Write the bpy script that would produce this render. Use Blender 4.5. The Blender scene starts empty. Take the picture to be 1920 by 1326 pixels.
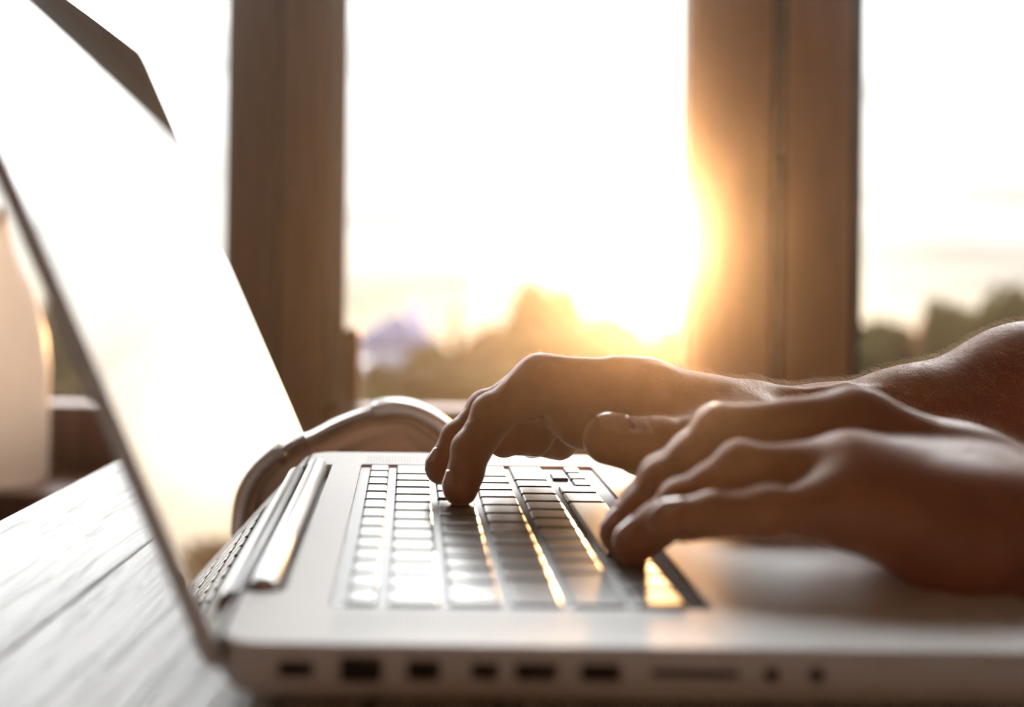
import bpy, bmesh, math, random
import numpy as np
from mathutils import Vector, Matrix

C = bpy.context.scene.collection
SC = bpy.context.scene

# ------------------------------------------------------------------ camera
FPX, CX, CY, CAMZ, ROLL = 2515.0, 768.0, 484.0, 0.88, 0.012
cam = bpy.data.cameras.new('camera')
cam_o = bpy.data.objects.new('camera', cam)
C.objects.link(cam_o)
cam.sensor_width = 36.0
cam.sensor_fit = 'HORIZONTAL'
cam.lens = 36.0 * FPX / 1920.0
cam.shift_x = (960 - CX) / 1920.0
cam.shift_y = -(663 - CY) / 1920.0
cam_o.matrix_world = Matrix.Translation((0, 0, CAMZ)) @ Matrix.Rotation(math.pi / 2, 4, 'X') @ Matrix.Rotation(ROLL, 4, 'Z')
cam.clip_start = 0.02
cam.clip_end = 2000
cam.dof.use_dof = True
cam.dof.focus_distance = 0.625
cam.dof.aperture_fstop = 4.2
SC.camera = cam_o

SC.view_settings.view_transform = 'Standard'
SC.view_settings.look = 'None'
SC.view_settings.gamma = 1
SC.view_settings.use_curve_mapping = False
SC.view_settings.exposure = 0.2
SC.cycles.max_bounces = 10
SC.cycles.transparent_max_bounces = 16
SC.cycles.sample_clamp_indirect = 6.0
SC.cycles.use_denoising = True


def pt(px, py, d):
    u, v = px - CX, py - CY
    uu, vv = u + v * ROLL, v - u * ROLL
    return Vector((uu * d / FPX, d, CAMZ - vv * d / FPX))


def pth(px, d, h):
    """pixel column, depth, height below the eye"""
    return Vector(((px - CX) * d / FPX + h * ROLL, d, CAMZ - h))


# ------------------------------------------------------------------ sky and sun
SUN_DIR = Vector(((1234 - CX) / FPX, 1.0, 0.014)).normalized()
world = bpy.data.worlds.new('evening_sky')
SC.world = world
world.use_nodes = True
wn, wl = world.node_tree.nodes, world.node_tree.links
wn.clear()


def N(nodes, t, **kw):
    n = nodes.new(t)
    for k, v in kw.items():
        if k.startswith('i_'):
            n.inputs[int(k[2:])].default_value = v
        else:
            setattr(n, k, v)
    return n


tc = N(wn, 'ShaderNodeTexCoord')
sx = N(wn, 'ShaderNodeSeparateXYZ')
wl.new(tc.outputs['Generated'], sx.inputs[0])
ramp = N(wn, 'ShaderNodeValToRGB')
cr = ramp.color_ramp
cr.elements[0].position = 0.0
cr.elements[0].color = (0.10, 0.07, 0.05, 1)
cr.elements[1].position = 1.0
cr.elements[1].color = (5.0, 5.05, 5.15, 1)
for p_, c_ in ((0.40, (0.12, 0.09, 0.06, 1)), (0.455, (0.36, 0.25, 0.16, 1)), (0.468, (0.50, 0.37, 0.25, 1)), (0.485, (0.56, 0.49, 0.40, 1)),
               (0.51, (0.56, 0.535, 0.50, 1)), (0.545, (0.62, 0.615, 0.605, 1)), (0.60, (1.0, 1.0, 1.0, 1)), (0.65, (4.7, 4.7, 4.75, 1))):
    e = cr.elements.new(p_)
    e.color = c_
mz = N(wn, 'ShaderNodeMath', operation='MULTIPLY_ADD', i_1=0.5, i_2=0.5)
wl.new(sx.outputs['Z'], mz.inputs[0])
wl.new(mz.outputs[0], ramp.inputs[0])
# thin cloud bands
mp = N(wn, 'ShaderNodeMapping')
mp.inputs['Scale'].default_value = (2.2, 2.2, 26.0)
wl.new(tc.outputs['Generated'], mp.inputs[0])
nz = N(wn, 'ShaderNodeTexNoise')
nz.inputs['Scale'].default_value = 1.6
nz.inputs['Detail'].default_value = 3
wl.new(mp.outputs[0], nz.inputs['Vector'])
cl = N(wn, 'ShaderNodeMapRange')
cl.inputs[1].default_value = 0.52
cl.inputs[2].default_value = 0.72
cl.inputs[3].default_value = 1.0
cl.inputs[4].default_value = 0.55
wl.new(nz.outputs[0], cl.inputs[0])
skymul = N(wn, 'ShaderNodeVectorMath', operation='SCALE')
wl.new(ramp.outputs[0], skymul.inputs[0])
wl.new(cl.outputs[0], skymul.inputs['Scale'])
# aureole about the sun
vn = N(wn, 'ShaderNodeVectorMath', operation='NORMALIZE')
wl.new(tc.outputs['Generated'], vn.inputs[0])
vd = N(wn, 'ShaderNodeVectorMath', operation='DOT_PRODUCT')
vd.inputs[1].default_value = SUN_DIR
wl.new(vn.outputs[0], vd.inputs[0])
mx0 = N(wn, 'ShaderNodeMath', operation='MAXIMUM', i_1=0.0)
wl.new(vd.outputs['Value'], mx0.inputs[0])
pw1 = N(wn, 'ShaderNodeMath', operation='POWER', i_1=120.0)
wl.new(mx0.outputs[0], pw1.inputs[0])
pw2 = N(wn, 'ShaderNodeMath', operation='POWER', i_1=1500.0)
wl.new(mx0.outputs[0], pw2.inputs[0])
g1 = N(wn, 'ShaderNodeVectorMath', operation='SCALE')
g1.inputs[0].default_value = (1.0, 0.75, 0.45)
wl.new(pw1.outputs[0], g1.inputs['Scale'])
g2 = N(wn, 'ShaderNodeVectorMath', operation='SCALE')
g2.inputs[0].default_value = (8.0, 5.0, 2.5)
wl.new(pw2.outputs[0], g2.inputs['Scale'])
ad1 = N(wn, 'ShaderNodeVectorMath', operation='ADD')
ad2 = N(wn, 'ShaderNodeVectorMath', operation='ADD')
SKY = 2.3
skyk = N(wn, 'ShaderNodeVectorMath', operation='SCALE')
skyk.inputs['Scale'].default_value = SKY
wl.new(skymul.outputs[0], skyk.inputs[0])
wl.new(skyk.outputs[0], ad1.inputs[0])
wl.new(g1.outputs[0], ad1.inputs[1])
wl.new(ad1.outputs[0], ad2.inputs[0])
wl.new(g2.outputs[0], ad2.inputs[1])
bg = N(wn, 'ShaderNodeBackground')
bg.inputs['Strength'].default_value = 1.0
wl.new(ad2.outputs[0], bg.inputs[0])
wo = N(wn, 'ShaderNodeOutputWorld')
wl.new(bg.outputs[0], wo.inputs[0])

sun = bpy.data.lights.new('sun', 'SUN')
sun_o = bpy.data.objects.new('sun', sun)
C.objects.link(sun_o)
sun.energy = 5.0
sun.color = (1.0, 0.52, 0.22)
sun.angle = math.radians(1.2)
sun_o.rotation_euler = SUN_DIR.to_track_quat('Z', 'Y').to_euler()
sun_o.location = (0.5, 3, 2)

GLARE_DENSITY = 0.027

# ------------------------------------------------------------------ materials
def mat(name, color, rough=0.5, metal=0.0, spec=0.5, **kw):
    m = bpy.data.materials.new(name)
    m.use_nodes = True
    b = m.node_tree.nodes['Principled BSDF']
    b.inputs['Base Color'].default_value = (*color, 1)
    b.inputs['Roughness'].default_value = rough
    b.inputs['Metallic'].default_value = metal
    b.inputs['Specular IOR Level'].default_value = spec
    for k, v in kw.items():
        b.inputs[k].default_value = v
    return m


def add_noise(m, c1, c2, scale=10, stretch=(1, 1, 1), detail=4, bump=0.0, lo=0.35, hi=0.65, bump_dist=0.001, rough=None):
    nt = m.node_tree
    n, l = nt.nodes, nt.links
    b = n['Principled BSDF']
    t = n.new('ShaderNodeTexCoord')
    mp = n.new('ShaderNodeMapping')
    mp.inputs['Scale'].default_value = stretch
    l.new(t.outputs['Object'], mp.inputs[0])
    z = n.new('ShaderNodeTexNoise')
    z.inputs['Scale'].default_value = scale
    z.inputs['Detail'].default_value = detail
    l.new(mp.outputs[0], z.inputs['Vector'])
    r = n.new('ShaderNodeValToRGB')
    r.color_ramp.elements[0].position = lo
    r.color_ramp.elements[0].color = (*c1, 1)
    r.color_ramp.elements[1].position = hi
    r.color_ramp.elements[1].color = (*c2, 1)
    l.new(z.outputs[0], r.inputs[0])
    l.new(r.outputs[0], b.inputs['Base Color'])
    if bump:
        bp = n.new('ShaderNodeBump')
        bp.inputs['Strength'].default_value = bump
        bp.inputs['Distance'].default_value = bump_dist
        l.new(z.outputs[0], bp.inputs['Height'])
        l.new(bp.outputs[0], b.inputs['Normal'])
    return m


M = {}


def leafmat0(name, c):
    m = mat(name, c, .35)
    n, l = m.node_tree.nodes, m.node_tree.links
    tr = n.new('ShaderNodeBsdfTranslucent')
    tr.inputs[0].default_value = (*c, 1)
    mx = n.new('ShaderNodeMixShader')
    mx.inputs[0].default_value = 0.5
    l.new(n['Principled BSDF'].outputs[0], mx.inputs[1])
    l.new(tr.outputs[0], mx.inputs[2])
    l.new(mx.outputs[0], n['Material Output'].inputs[0])
    return m


M['alu'] = add_noise(mat('brushed_aluminium', (0.5, 0.5, 0.5), 0.55, 0.08, 0.3), (0.80, 0.795, 0.79), (0.85, 0.845, 0.84), 900, detail=1)
M['alu_dark'] = mat('port_interior', (0.03, 0.028, 0.028), 0.5, 0.1)
M['key'] = mat('black_key_plastic', (0.02, 0.02, 0.022), 0.22, 0.0, 0.8)
M['key'].node_tree.nodes['Principled BSDF'].inputs['IOR'].default_value = 1.65
M['bed'] = mat('key_bed_grey', (0.20, 0.20, 0.205), 0.45, 0.6)
M['glass'] = mat('screen_glass', (0.80, 0.80, 0.81), 0.015, 0.32, 1.0)
M['glass'].node_tree.nodes['Principled BSDF'].inputs['IOR'].default_value = 1.6
_g = M['glass'].node_tree
_b = _g.nodes['Principled BSDF']
_b2 = _g.nodes.new('ShaderNodeBsdfPrincipled')
_b2.inputs['Base Color'].default_value = (.012, .012, .014, 1)
_b2.inputs['Roughness'].default_value = .015
_b2.inputs['IOR'].default_value = 1.7
_b.inputs['Metallic'].default_value = 1.0
_mx = _g.nodes.new('ShaderNodeMixShader')
_mx.inputs[0].default_value = .36
_g.links.new(_b2.outputs[0], _mx.inputs[1])
_g.links.new(_b.outputs[0], _mx.inputs[2])
_g.links.new(_mx.outputs[0], _g.nodes['Material Output'].inputs[0])
M['rubber'] = mat('dark_rubber', (0.02, 0.02, 0.02), 0.5)
M['hinge'] = mat('hinge_plastic', (0.66, 0.65, 0.64), 0.3, 0.5)  # light tone stands in for sky reflected on dark plastic
M['pad'] = mat('trackpad_glass', (0.80, 0.795, 0.79), 0.50, 0.1)
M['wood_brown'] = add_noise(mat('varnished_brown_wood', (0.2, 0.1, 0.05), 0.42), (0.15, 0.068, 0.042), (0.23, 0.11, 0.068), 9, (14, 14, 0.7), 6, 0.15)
M['wood_dark'] = mat('dark_gasket', (0.03, 0.022, 0.018), 0.6)
M['bead'] = mat('glazing_bead', (0.30, 0.30, 0.33), 1.0, 0.0, 0.0)
M['wood_glow'] = add_noise(mat('glow_tinted_wood', (0.4, 0.2, 0.1), 0.42), (0.60, 0.31, 0.15), (0.70, 0.38, 0.19), 9, (14, 14, 0.7), 6, 0.15)  # the brown window wood, lightened so its colour carries the lens flare glow
M['sill'] = add_noise(mat('sill_wood', (0.2, 0.1, 0.06), 0.38), (0.16, 0.075, 0.045), (0.22, 0.11, 0.065), 7, (1, 12, 12), 5, 0.1)
M['wall'] = add_noise(mat('wall_paint', (0.6, 0.5, 0.4), 0.9), (0.26, 0.18, 0.13), (0.30, 0.21, 0.15), 4)
M['ceil'] = mat('ceiling_paint', (0.88, 0.86, 0.84), 0.9)
M['floor'] = add_noise(mat('floor_boards', (0.25, 0.13, 0.07), 0.5), (0.16, 0.08, 0.045), (0.27, 0.14, 0.08), 3, (10, 0.8, 1), 6, 0.1)
M['white_cer'] = mat('milky_glass', (0.80, 0.74, 0.68), 0.35)
_g = M['white_cer'].node_tree
_t = _g.nodes.new('ShaderNodeBsdfTranslucent')
_t.inputs[0].default_value = (.93, .88, .82, 1)
_mx = _g.nodes.new('ShaderNodeMixShader')
_mx.inputs[0].default_value = .75
_g.links.new(_g.nodes['Principled BSDF'].outputs[0], _mx.inputs[1])
_g.links.new(_t.outputs[0], _mx.inputs[2])
_g.links.new(_mx.outputs[0], _g.nodes['Material Output'].inputs[0])
M['brass'] = mat('glass_stopper', (0.9, 0.7, 0.45), 0.15, 0.6)
M['hp_white'] = mat('silver_white_band', (0.72, 0.72, 0.74), 0.28, 0.35)
M['hp_tan'] = mat('tan_padding', (0.36, 0.22, 0.15), 0.55)
M['hp_tan2'] = mat('pale_tan_cushion', (0.82, 0.60, 0.48), 0.7)
M['hp_metal'] = mat('slider_metal', (0.62, 0.60, 0.60), 0.25, 0.85)
M['nail'] = mat('fingernail', (0.55, 0.32, 0.25), 0.14, 0.0, 1.0)
M['hair'] = leafmat0('arm_hair', (0.85, 0.74, 0.58))
M['shirt'] = add_noise(mat('grey_shirt', (0.12, 0.11, 0.11), 0.9), (0.10, 0.095, 0.10), (0.13, 0.12, 0.125), 300)
M['jeans'] = mat('dark_trousers', (0.03, 0.035, 0.05), 0.9)
M['head_hair'] = mat('brown_head_hair', (0.06, 0.035, 0.02), 0.6)
M['shoe'] = mat('dark_shoe', (0.03, 0.025, 0.02), 0.5)
M['iris'] = mat('eye_white', (0.7, 0.68, 0.65), 0.2)
M['bark'] = mat('bark', (0.09, 0.06, 0.04), 1.0, 0.0, 0.0)
M['roof_red'] = mat('clay_roof', (0.35, 0.13, 0.08), 1.0, 0, 0.0)
M['brick'] = mat('pinkish_render', (0.40, 0.20, 0.14), 0.9)
M['slate'] = mat('blue_slate', (0.07, 0.075, 0.12), 1.0, 0, 0.0)
M['render'] = mat('pale_blue_render', (0.16, 0.165, 0.23), 1.0, 0, 0.0)
M['winpane'] = mat('house_pane', (0.03, 0.03, 0.04), 0.1)
M['lawn'] = add_noise(mat('ground_green', (0.05, 0.05, 0.02), 1.0, 0.0, 0.0), (0.02, 0.018, 0.008), (0.04, 0.03, 0.014), 0.15)


def leafmat(name, c):
    m = bpy.data.materials.new(name)
    m.use_nodes = True
    n, l = m.node_tree.nodes, m.node_tree.links
    b = n['Principled BSDF']
    b.inputs['Base Color'].default_value = (*c, 1)
    b.inputs['Roughness'].default_value = 0.8
    b.inputs['Specular IOR Level'].default_value = 0.05
    tr = n.new('ShaderNodeBsdfTranslucent')
    tr.inputs[0].default_value = (c[0] * 1.6, c[1] * 1.5, c[2] * 0.8, 1)
    mx = n.new('ShaderNodeMixShader')
    mx.inputs[0].default_value = 0.15
    l.new(b.outputs[0], mx.inputs[1])
    l.new(tr.outputs[0], mx.inputs[2])
    l.new(mx.outputs[0], n['Material Output'].inputs[0])
    return m


M['leaf_a'] = leafmat('olive_leaves', (0.034, 0.027, 0.010))
M['leaf_b'] = leafmat('brown_green_leaves', (0.036, 0.024, 0.011))
M['leaf_c'] = leafmat('dark_needles', (0.02, 0.016, 0.008))


def skin_mat():
    m = bpy.data.materials.new('skin')
    m.use_nodes = True
    n, l = m.node_tree.nodes, m.node_tree.links
    b = n['Principled BSDF']
    b.inputs['Roughness'].default_value = 0.45
    b.inputs['Specular IOR Level'].default_value = 0.45
    b.inputs['Subsurface Weight'].default_value = 0.22
    b.inputs['Subsurface Radius'].default_value = (1.0, 0.32, 0.16)
    b.inputs['Subsurface Scale'].default_value = 0.006
    t = n.new('ShaderNodeTexCoord')
    z = n.new('ShaderNodeTexNoise')
    z.inputs['Scale'].default_value = 55
    z.inputs['Detail'].default_value = 5
    l.new(t.outputs['Object'], z.inputs['Vector'])
    r = n.new('ShaderNodeValToRGB')
    r.color_ramp.elements[0].position = 0.35
    r.color_ramp.elements[0].color = (0.36, 0.140, 0.075, 1)
    r.color_ramp.elements[1].position = 0.65
    r.color_ramp.elements[1].color = (0.45, 0.19, 0.105, 1)
    l.new(z.outputs[0], r.inputs[0])
    l.new(r.outputs[0], b.inputs['Base Color'])
    v = n.new('ShaderNodeTexVoronoi')
    v.inputs['Scale'].default_value = 900
    l.new(t.outputs['Object'], v.inputs['Vector'])
    z2 = n.new('ShaderNodeTexNoise')
    z2.inputs['Scale'].default_value = 260
    z2.inputs['Detail'].default_value = 4
    l.new(t.outputs['Object'], z2.inputs['Vector'])
    a = n.new('ShaderNodeMath')
    a.operation = 'MULTIPLY_ADD'
    a.inputs[1].default_value = 0.35
    l.new(v.outputs['Distance'], a.inputs[0])
    l.new(z2.outputs[0], a.inputs[2])
    bp = n.new('ShaderNodeBump')
    bp.inputs['Strength'].default_value = 0.45
    bp.inputs['Distance'].default_value = 0.0006
    l.new(a.outputs[0], bp.inputs['Height'])
    l.new(bp.outputs[0], b.inputs['Normal'])
    return m


M['skin'] = skin_mat()


def white_wood():
    m = mat('whitewashed_wood', (0.7, 0.7, 0.7), 0.42)
    n, l = m.node_tree.nodes, m.node_tree.links
    b = n['Principled BSDF']
    t = n.new('ShaderNodeTexCoord')
    mp = n.new('ShaderNodeMapping')
    mp.inputs['Scale'].default_value = (70, 4.0, 70)
    l.new(t.outputs['Object'], mp.inputs[0])
    z = n.new('ShaderNodeTexNoise')
    z.inputs['Scale'].default_value = 2.2
    z.inputs['Detail'].default_value = 8
    z.inputs['Distortion'].default_value = 0.8
    l.new(mp.outputs[0], z.inputs['Vector'])
    r = n.new('ShaderNodeValToRGB')
    e = r.color_ramp.elements
    e[0].position = 0.36
    e[0].color = (0.16, 0.145, 0.13, 1)
    e[1].position = 0.46
    e[1].color = (0.60, 0.59, 0.58, 1)
    x = e.new(0.60)
    x.color = (0.73, 0.725, 0.72, 1)
    l.new(z.outputs[0], r.inputs[0])
    l.new(r.outputs[0], b.inputs['Base Color'])
    # fine cracks along the grain
    mp2 = n.new('ShaderNodeMapping')
    mp2.inputs['Scale'].default_value = (260, 9, 260)
    l.new(t.outputs['Object'], mp2.inputs[0])
    z2 = n.new('ShaderNodeTexNoise')
    z2.inputs['Scale'].default_value = 1.3
    z2.inputs['Detail'].default_value = 4
    l.new(mp2.outputs[0], z2.inputs['Vector'])
    a = n.new('ShaderNodeMath')
    a.operation = 'ADD'
    l.new(z.outputs[0], a.inputs[0])
    l.new(z2.outputs[0], a.inputs[1])
    bp = n.new('ShaderNodeBump')
    bp.inputs['Strength'].default_value = 0.8
    bp.inputs['Distance'].default_value = 0.0014
    l.new(a.outputs[0], bp.inputs['Height'])
    l.new(bp.outputs[0], b.inputs['Normal'])
    return m


M['white_wood'] = white_wood()


def pane_mat():
    m = bpy.data.materials.new('window_glass')
    m.use_nodes = True
    n, l = m.node_tree.nodes, m.node_tree.links
    n.clear()
    o = n.new('ShaderNodeOutputMaterial')
    t = n.new('ShaderNodeBsdfTransparent')
    t.inputs[0].default_value = (0.97, 0.98, 0.97, 1)
    g = n.new('ShaderNodeBsdfGlossy')
    g.inputs['Roughness'].default_value = 0.02
    f = n.new('ShaderNodeFresnel')
    f.inputs[0].default_value = 1.45
    x = n.new('ShaderNodeMixShader')
    l.new(f.outputs[0], x.inputs[0])
    l.new(t.outputs[0], x.inputs[1])
    l.new(g.outputs[0], x.inputs[2])
    l.new(x.outputs[0], o.inputs[0])
    return m


M['pane'] = pane_mat()

# ------------------------------------------------------------------ helpers
def link(name, me, m=None, parent=None, smooth=False):
    o = bpy.data.objects.new(name, me)
    C.objects.link(o)
    if m is not None and not me.materials:
        me.materials.append(m)
    if parent is not None:
        o.parent = parent
    if smooth:
        me.polygons.foreach_set('use_smooth', [True] * len(me.polygons))
    return o


def obj(name, bm, m=None, parent=None, smooth=False):
    me = bpy.data.meshes.new(name)
    bmesh.ops.recalc_face_normals(bm, faces=bm.faces)
    bm.to_mesh(me)
    bm.free()
    return link(name, me, m, parent, smooth)


def tag(o, label=None, cat=None, group=None, kind=None):
    if label: o['label'] = label
    if cat: o['category'] = cat
    if group: o['group'] = group
    if kind: o['kind'] = kind
    return o


def empty(name, loc=(0, 0, 0)):
    o = bpy.data.objects.new(name, None)
    C.objects.link(o)
    o.location = loc
    return o


def add_box(bm, x0, x1, y0, y1, z0, z1, bev=0.0, seg=2):
    vs = [bm.verts.new((x, y, z)) for x in (x0, x1) for y in (y0, y1) for z in (z0, z1)]
    fs = [bm.faces.new([vs[i] for i in q]) for q in ((0, 1, 3, 2), (4, 6, 7, 5), (0, 4, 5, 1), (2, 3, 7, 6), (0, 2, 6, 4), (1, 5, 7, 3))]
    if bev:
        es = list({e for f in fs for e in f.edges})
        bmesh.ops.bevel(bm, geom=es, offset=bev, segments=seg, affect='EDGES', profile=0.5)


def box(name, x0, x1, y0, y1, z0, z1, m, parent=None, bev=0.0, kind=None, seg=2):
    bm = bmesh.new()
    add_box(bm, x0, x1, y0, y1, z0, z1, bev, seg)
    o = obj(name, bm, m, parent)
    if kind: o['kind'] = kind
    return o


def rrect(x0, x1, y0, y1, r, n=6):
    pts = []
    for cx, cy, a0 in ((x1 - r, y1 - r, 0), (x0 + r, y1 - r, 90), (x0 + r, y0 + r, 180), (x1 - r, y0 + r, 270)):
        for i in range(n + 1):
            a = math.radians(a0 + 90 * i / n)
            pts.append((cx + r * math.cos(a), cy + r * math.sin(a)))
    return pts


def loft(bm, loops, cap=True):
    """loops: lists of 3D points, same count"""
    rows = [[bm.verts.new(p) for p in L] for L in loops]
    n = len(rows[0])
    for a, b in zip(rows, rows[1:]):
        for i in range(n):
            bm.faces.new((a[i], a[(i + 1) % n], b[(i + 1) % n], b[i]))
    if cap:
        bm.faces.new(rows[0][::-1])
        bm.faces.new(rows[-1])
    return rows


def rbox_loops(x0, x1, y0, y1, r, prof, n=6):
    """prof: list of (inset, z)"""
    out = []
    for ins, z in prof:
        out.append([(x, y, z) for x, y in rrect(x0 + ins, x1 - ins, y0 + ins, y1 - ins, max(r - ins, 0.0002), n)])
    return out


def lathe(bm, prof, center, n=48):
    rows = []
    for r, z in prof:
        rows.append([(center[0] + r * math.cos(2 * math.pi * i / n), center[1] + r * math.sin(2 * math.pi * i / n), z) for i in range(n)])
    loft(bm, rows)


def boolean_cut(o, cutters):
    for c in cutters:
        md = o.modifiers.new('cut', 'BOOLEAN')
        md.operation = 'DIFFERENCE'
        md.solver = 'EXACT'
        md.object = c
    dg = bpy.context.evaluated_depsgraph_get()
    dg.update()
    me = bpy.data.meshes.new_from_object(o.evaluated_get(dg))
    o.modifiers.clear()
    o.data = me
    for c in cutters:
        bpy.data.objects.remove(c, do_unlink=True)


# ------------------------------------------------------------------ room shell
WY = 1.60                       # the window wall's inner face
RX0, RX1, RY0, RZ = -2.1, 2.6, -2.4, 2.65
SILL_Z = CAMZ - 0.255
HEAD_Z = 2.30
box('floor', RX0 - .1, RX1 + .1, RY0 - .1, WY + .2, -0.05, 0, M['floor'], kind='structure')
box('ceiling', RX0 - .1, RX1 + .1, RY0 - .1, WY + .2, RZ, RZ + 0.05, M['ceil'], kind='structure')
box('wall_left', RX0 - .1, RX0, RY0, WY + .1, 0, RZ, M['wall'], kind='structure')
box('wall_right', RX1, RX1 + .1, RY0, WY + .1, 0, RZ, M['wall'], kind='structure')
box('wall_back', RX0 - .1, RX1 + .1, RY0 - .1, RY0, 0, RZ, M['wall'], kind='structure')
bm = bmesh.new()
add_box(bm, RX0, RX1, WY, WY + .12, 0, SILL_Z - 0.03)
add_box(bm, RX0, RX1, WY, WY + .12, HEAD_Z, RZ)
obj('wall_front', bm, M['wall'])['kind'] = 'structure'
box('trim_1', RX0, RX1, 1.42, WY + .10, SILL_Z - 0.03, SILL_Z, M['sill'], kind='structure', bev=0.004)

# casements: (x0 outer, x1 outer, stile left, stile right)
wins = [(-1.31, -0.775, .10, .06), (-0.765, -0.172, .095, .046), (-0.160, 0.432, .0614, .095), (0.440, 1.03, .087, .06), (1.04, 1.63, .095, .06), (1.64, 2.23, .095, .06)]
for i, (x0, x1, sl, sr) in enumerate(wins):
    w = empty('window_%d' % (i + 1), ((x0 + x1) / 2, WY, SILL_Z))
    w['kind'] = 'structure'
    ox, oz = (x0 + x1) / 2, SILL_Z
    wl_, wr_ = (M['wood_glow'] if i >= 3 else M['wood_brown']), (M['wood_glow'] if i >= 2 else M['wood_brown'])
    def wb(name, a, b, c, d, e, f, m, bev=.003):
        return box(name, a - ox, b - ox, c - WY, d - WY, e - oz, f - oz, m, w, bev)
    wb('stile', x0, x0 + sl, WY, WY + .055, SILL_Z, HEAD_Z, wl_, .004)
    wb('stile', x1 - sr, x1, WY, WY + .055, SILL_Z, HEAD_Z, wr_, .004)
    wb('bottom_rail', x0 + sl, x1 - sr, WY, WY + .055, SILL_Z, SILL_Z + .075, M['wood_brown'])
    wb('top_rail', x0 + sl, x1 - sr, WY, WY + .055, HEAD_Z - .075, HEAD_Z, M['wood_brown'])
    wb('glazing_bead', x0 + sl, x0 + sl + .021, WY + .024, WY + .05, SILL_Z + .075, HEAD_Z - .075, M['bead'], .002)
    wb('gasket', x1 - sr - .004, x1 - sr, WY + .012, WY + .05, SILL_Z + .075, HEAD_Z - .075, M['wood_dark'], .001)
    if i:
        wb('gasket', x0 + .0, x0 + .006, WY - .0015, WY + .01, SILL_Z + .02, HEAD_Z - .02, M['wood_dark'], .0005)
    wb('glass_pane', x0 + sl, x1 - sr, WY + .033, WY + .037, SILL_Z + .075, HEAD_Z - .075, M['pane'], 0)
    if i == 2:
        wb('window_stop', x0 + sl + .021, x0 + sl + .040, WY + .024, WY + .05, SILL_Z + .075, CAMZ - .085, M['wood_brown'], .006)
    if i == 3:
        wb('gasket', x0 + sl, x0 + sl + .010, WY + .002, WY + .05, SILL_Z + .075, HEAD_Z - .075, M['wood_dark'], .001)
# recessed mullions between casements and the wall strips at both ends
bm = bmesh.new()
for a, b in ((RX0, -1.31), (-.775, -.765), (-.172, -.160), (.432, .440), (1.03, 1.04), (1.63, 1.64), (2.23, RX1)):
    wide = b - a > .1
    add_box(bm, a, b, WY + (0 if wide else .012), WY + .06, SILL_Z, HEAD_Z)
o = obj('trim_2', bm, M['wood_brown'])
o['kind'] = 'structure'

# ------------------------------------------------------------------ table
TZ = CAMZ - 0.125               # table top height
ta = math.atan2(0.0132, 0.1765)
tb = empty('table', (-0.1916, 0.6275, 0))
tb.rotation_euler = (0, 0, -ta)
tag(tb, 'whitewashed rough plank table under the open laptop', 'table')
bm = bmesh.new()
rnd = random.Random(4)
wpl = 0.082
edges = [0.0, wpl]
while edges[-1] < 0.58:
    edges.append(edges[-1] + rnd.uniform(.085, .12))
for a, b in zip(edges, edges[1:]):
    add_box(bm, a + .0002, b - .0002, -0.75, 0.232, TZ - 0.032, TZ - rnd.uniform(0, .0004), 0.0012, 2)
obj('tabletop', bm, M['white_wood'], tb)
W_ = edges[-1]
for x in (0.05, W_ - .11):
    for y in (-.69, .13):
        box('leg', x, x + .06, y, y + .06, 0, TZ - .10, M['white_wood'], tb, .003)
bm = bmesh.new()
for x in (.06, W_ - .085):
    add_box(bm, x, x + .025, -.69, .19, TZ - .10, TZ - .032)
for y in (-.68, .155):
    add_box(bm, .085, W_ - .085, y, y + .025, TZ - .10, TZ - .0325)
obj('apron', bm, M['white_wood'], tb)

# ------------------------------------------------------------------ laptop
DZ = CAMZ - 0.106               # deck height
LX0, LX1, LY0, LY1 = -0.0516, 0.197, 0.367, 0.731
lap = empty('laptop', ((LX0 + LX1) / 2, (LY0 + LY1) / 2, TZ))
tag(lap, 'open silver laptop with black keys and glossy screen on the white table', 'laptop')
OFF = Vector(lap.location)


def lp(o):
    """parent to the laptop keeping world coordinates"""
    o.parent = lap
    o.matrix_parent_inverse = Matrix.Translation(-OFF)
    return o


NX1, NY0, NY1 = LX0 + 0.0135, 0.424, 0.686
# body: upper shell with the hinge notch, lower tub rounding inwards
bm = bmesh.new()
R_ = 0.0125
low = [(0.013, TZ + .0012), (0.0075, TZ + .0020), (0.0030, TZ + .0042), (0.0008, TZ + .0070), (0.0, TZ + .0095), (0.0, DZ - .0008), (0.00025, DZ - .0003), (0.0008, DZ)]
loft(bm, rbox_loops(LX0, LX1, LY0, LY1, R_, low, 8))
body = obj('base', bm, M['alu'], None)
cut = []
bm = bmesh.new()
add_box(bm, LX0 - .01, NX1, NY0, NY1, DZ - .0068, DZ + .01)
cut.append(obj('cutter', bm))
WX0, WX1, WY0, WY1 = -0.0235, 0.0945, 0.4075, 0.6885
bm = bmesh.new()
loft(bm, rbox_loops(WX0, WX1, WY0, WY1, .003, [(0, DZ - .0014), (0, DZ + .002)], 4))
cut.append(obj('cutter', bm))
PX0, PX1, PY0, PY1 = 0.1045, 0.1805, 0.4965, 0.6015
bm = bmesh.new()
loft(bm, rbox_loops(PX0, PX1, PY0, PY1, .003, [(0, DZ - .0012), (0, DZ + .002)], 4))
cut.append(obj('cutter', bm))
ports = [(-.0350, -.0250, .0045, 'magnetic_power_port'), (-.0180, -.0060, .0075, 'network_port'), (.0005, .0100, .0060, 'data_port'),
         (.0180, .0260, .0048, 'display_port'), (.0300, .0420, .0052, 'usb_port'), (.0480, .0595, .0052, 'usb_port'),
         (.0675, .0920, .0026, 'card_slot'), (.0980, .1030, .0046, 'audio_jack'), (.1105, .1155, .0046, 'audio_jack')]
PZ = DZ - .0070
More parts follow.
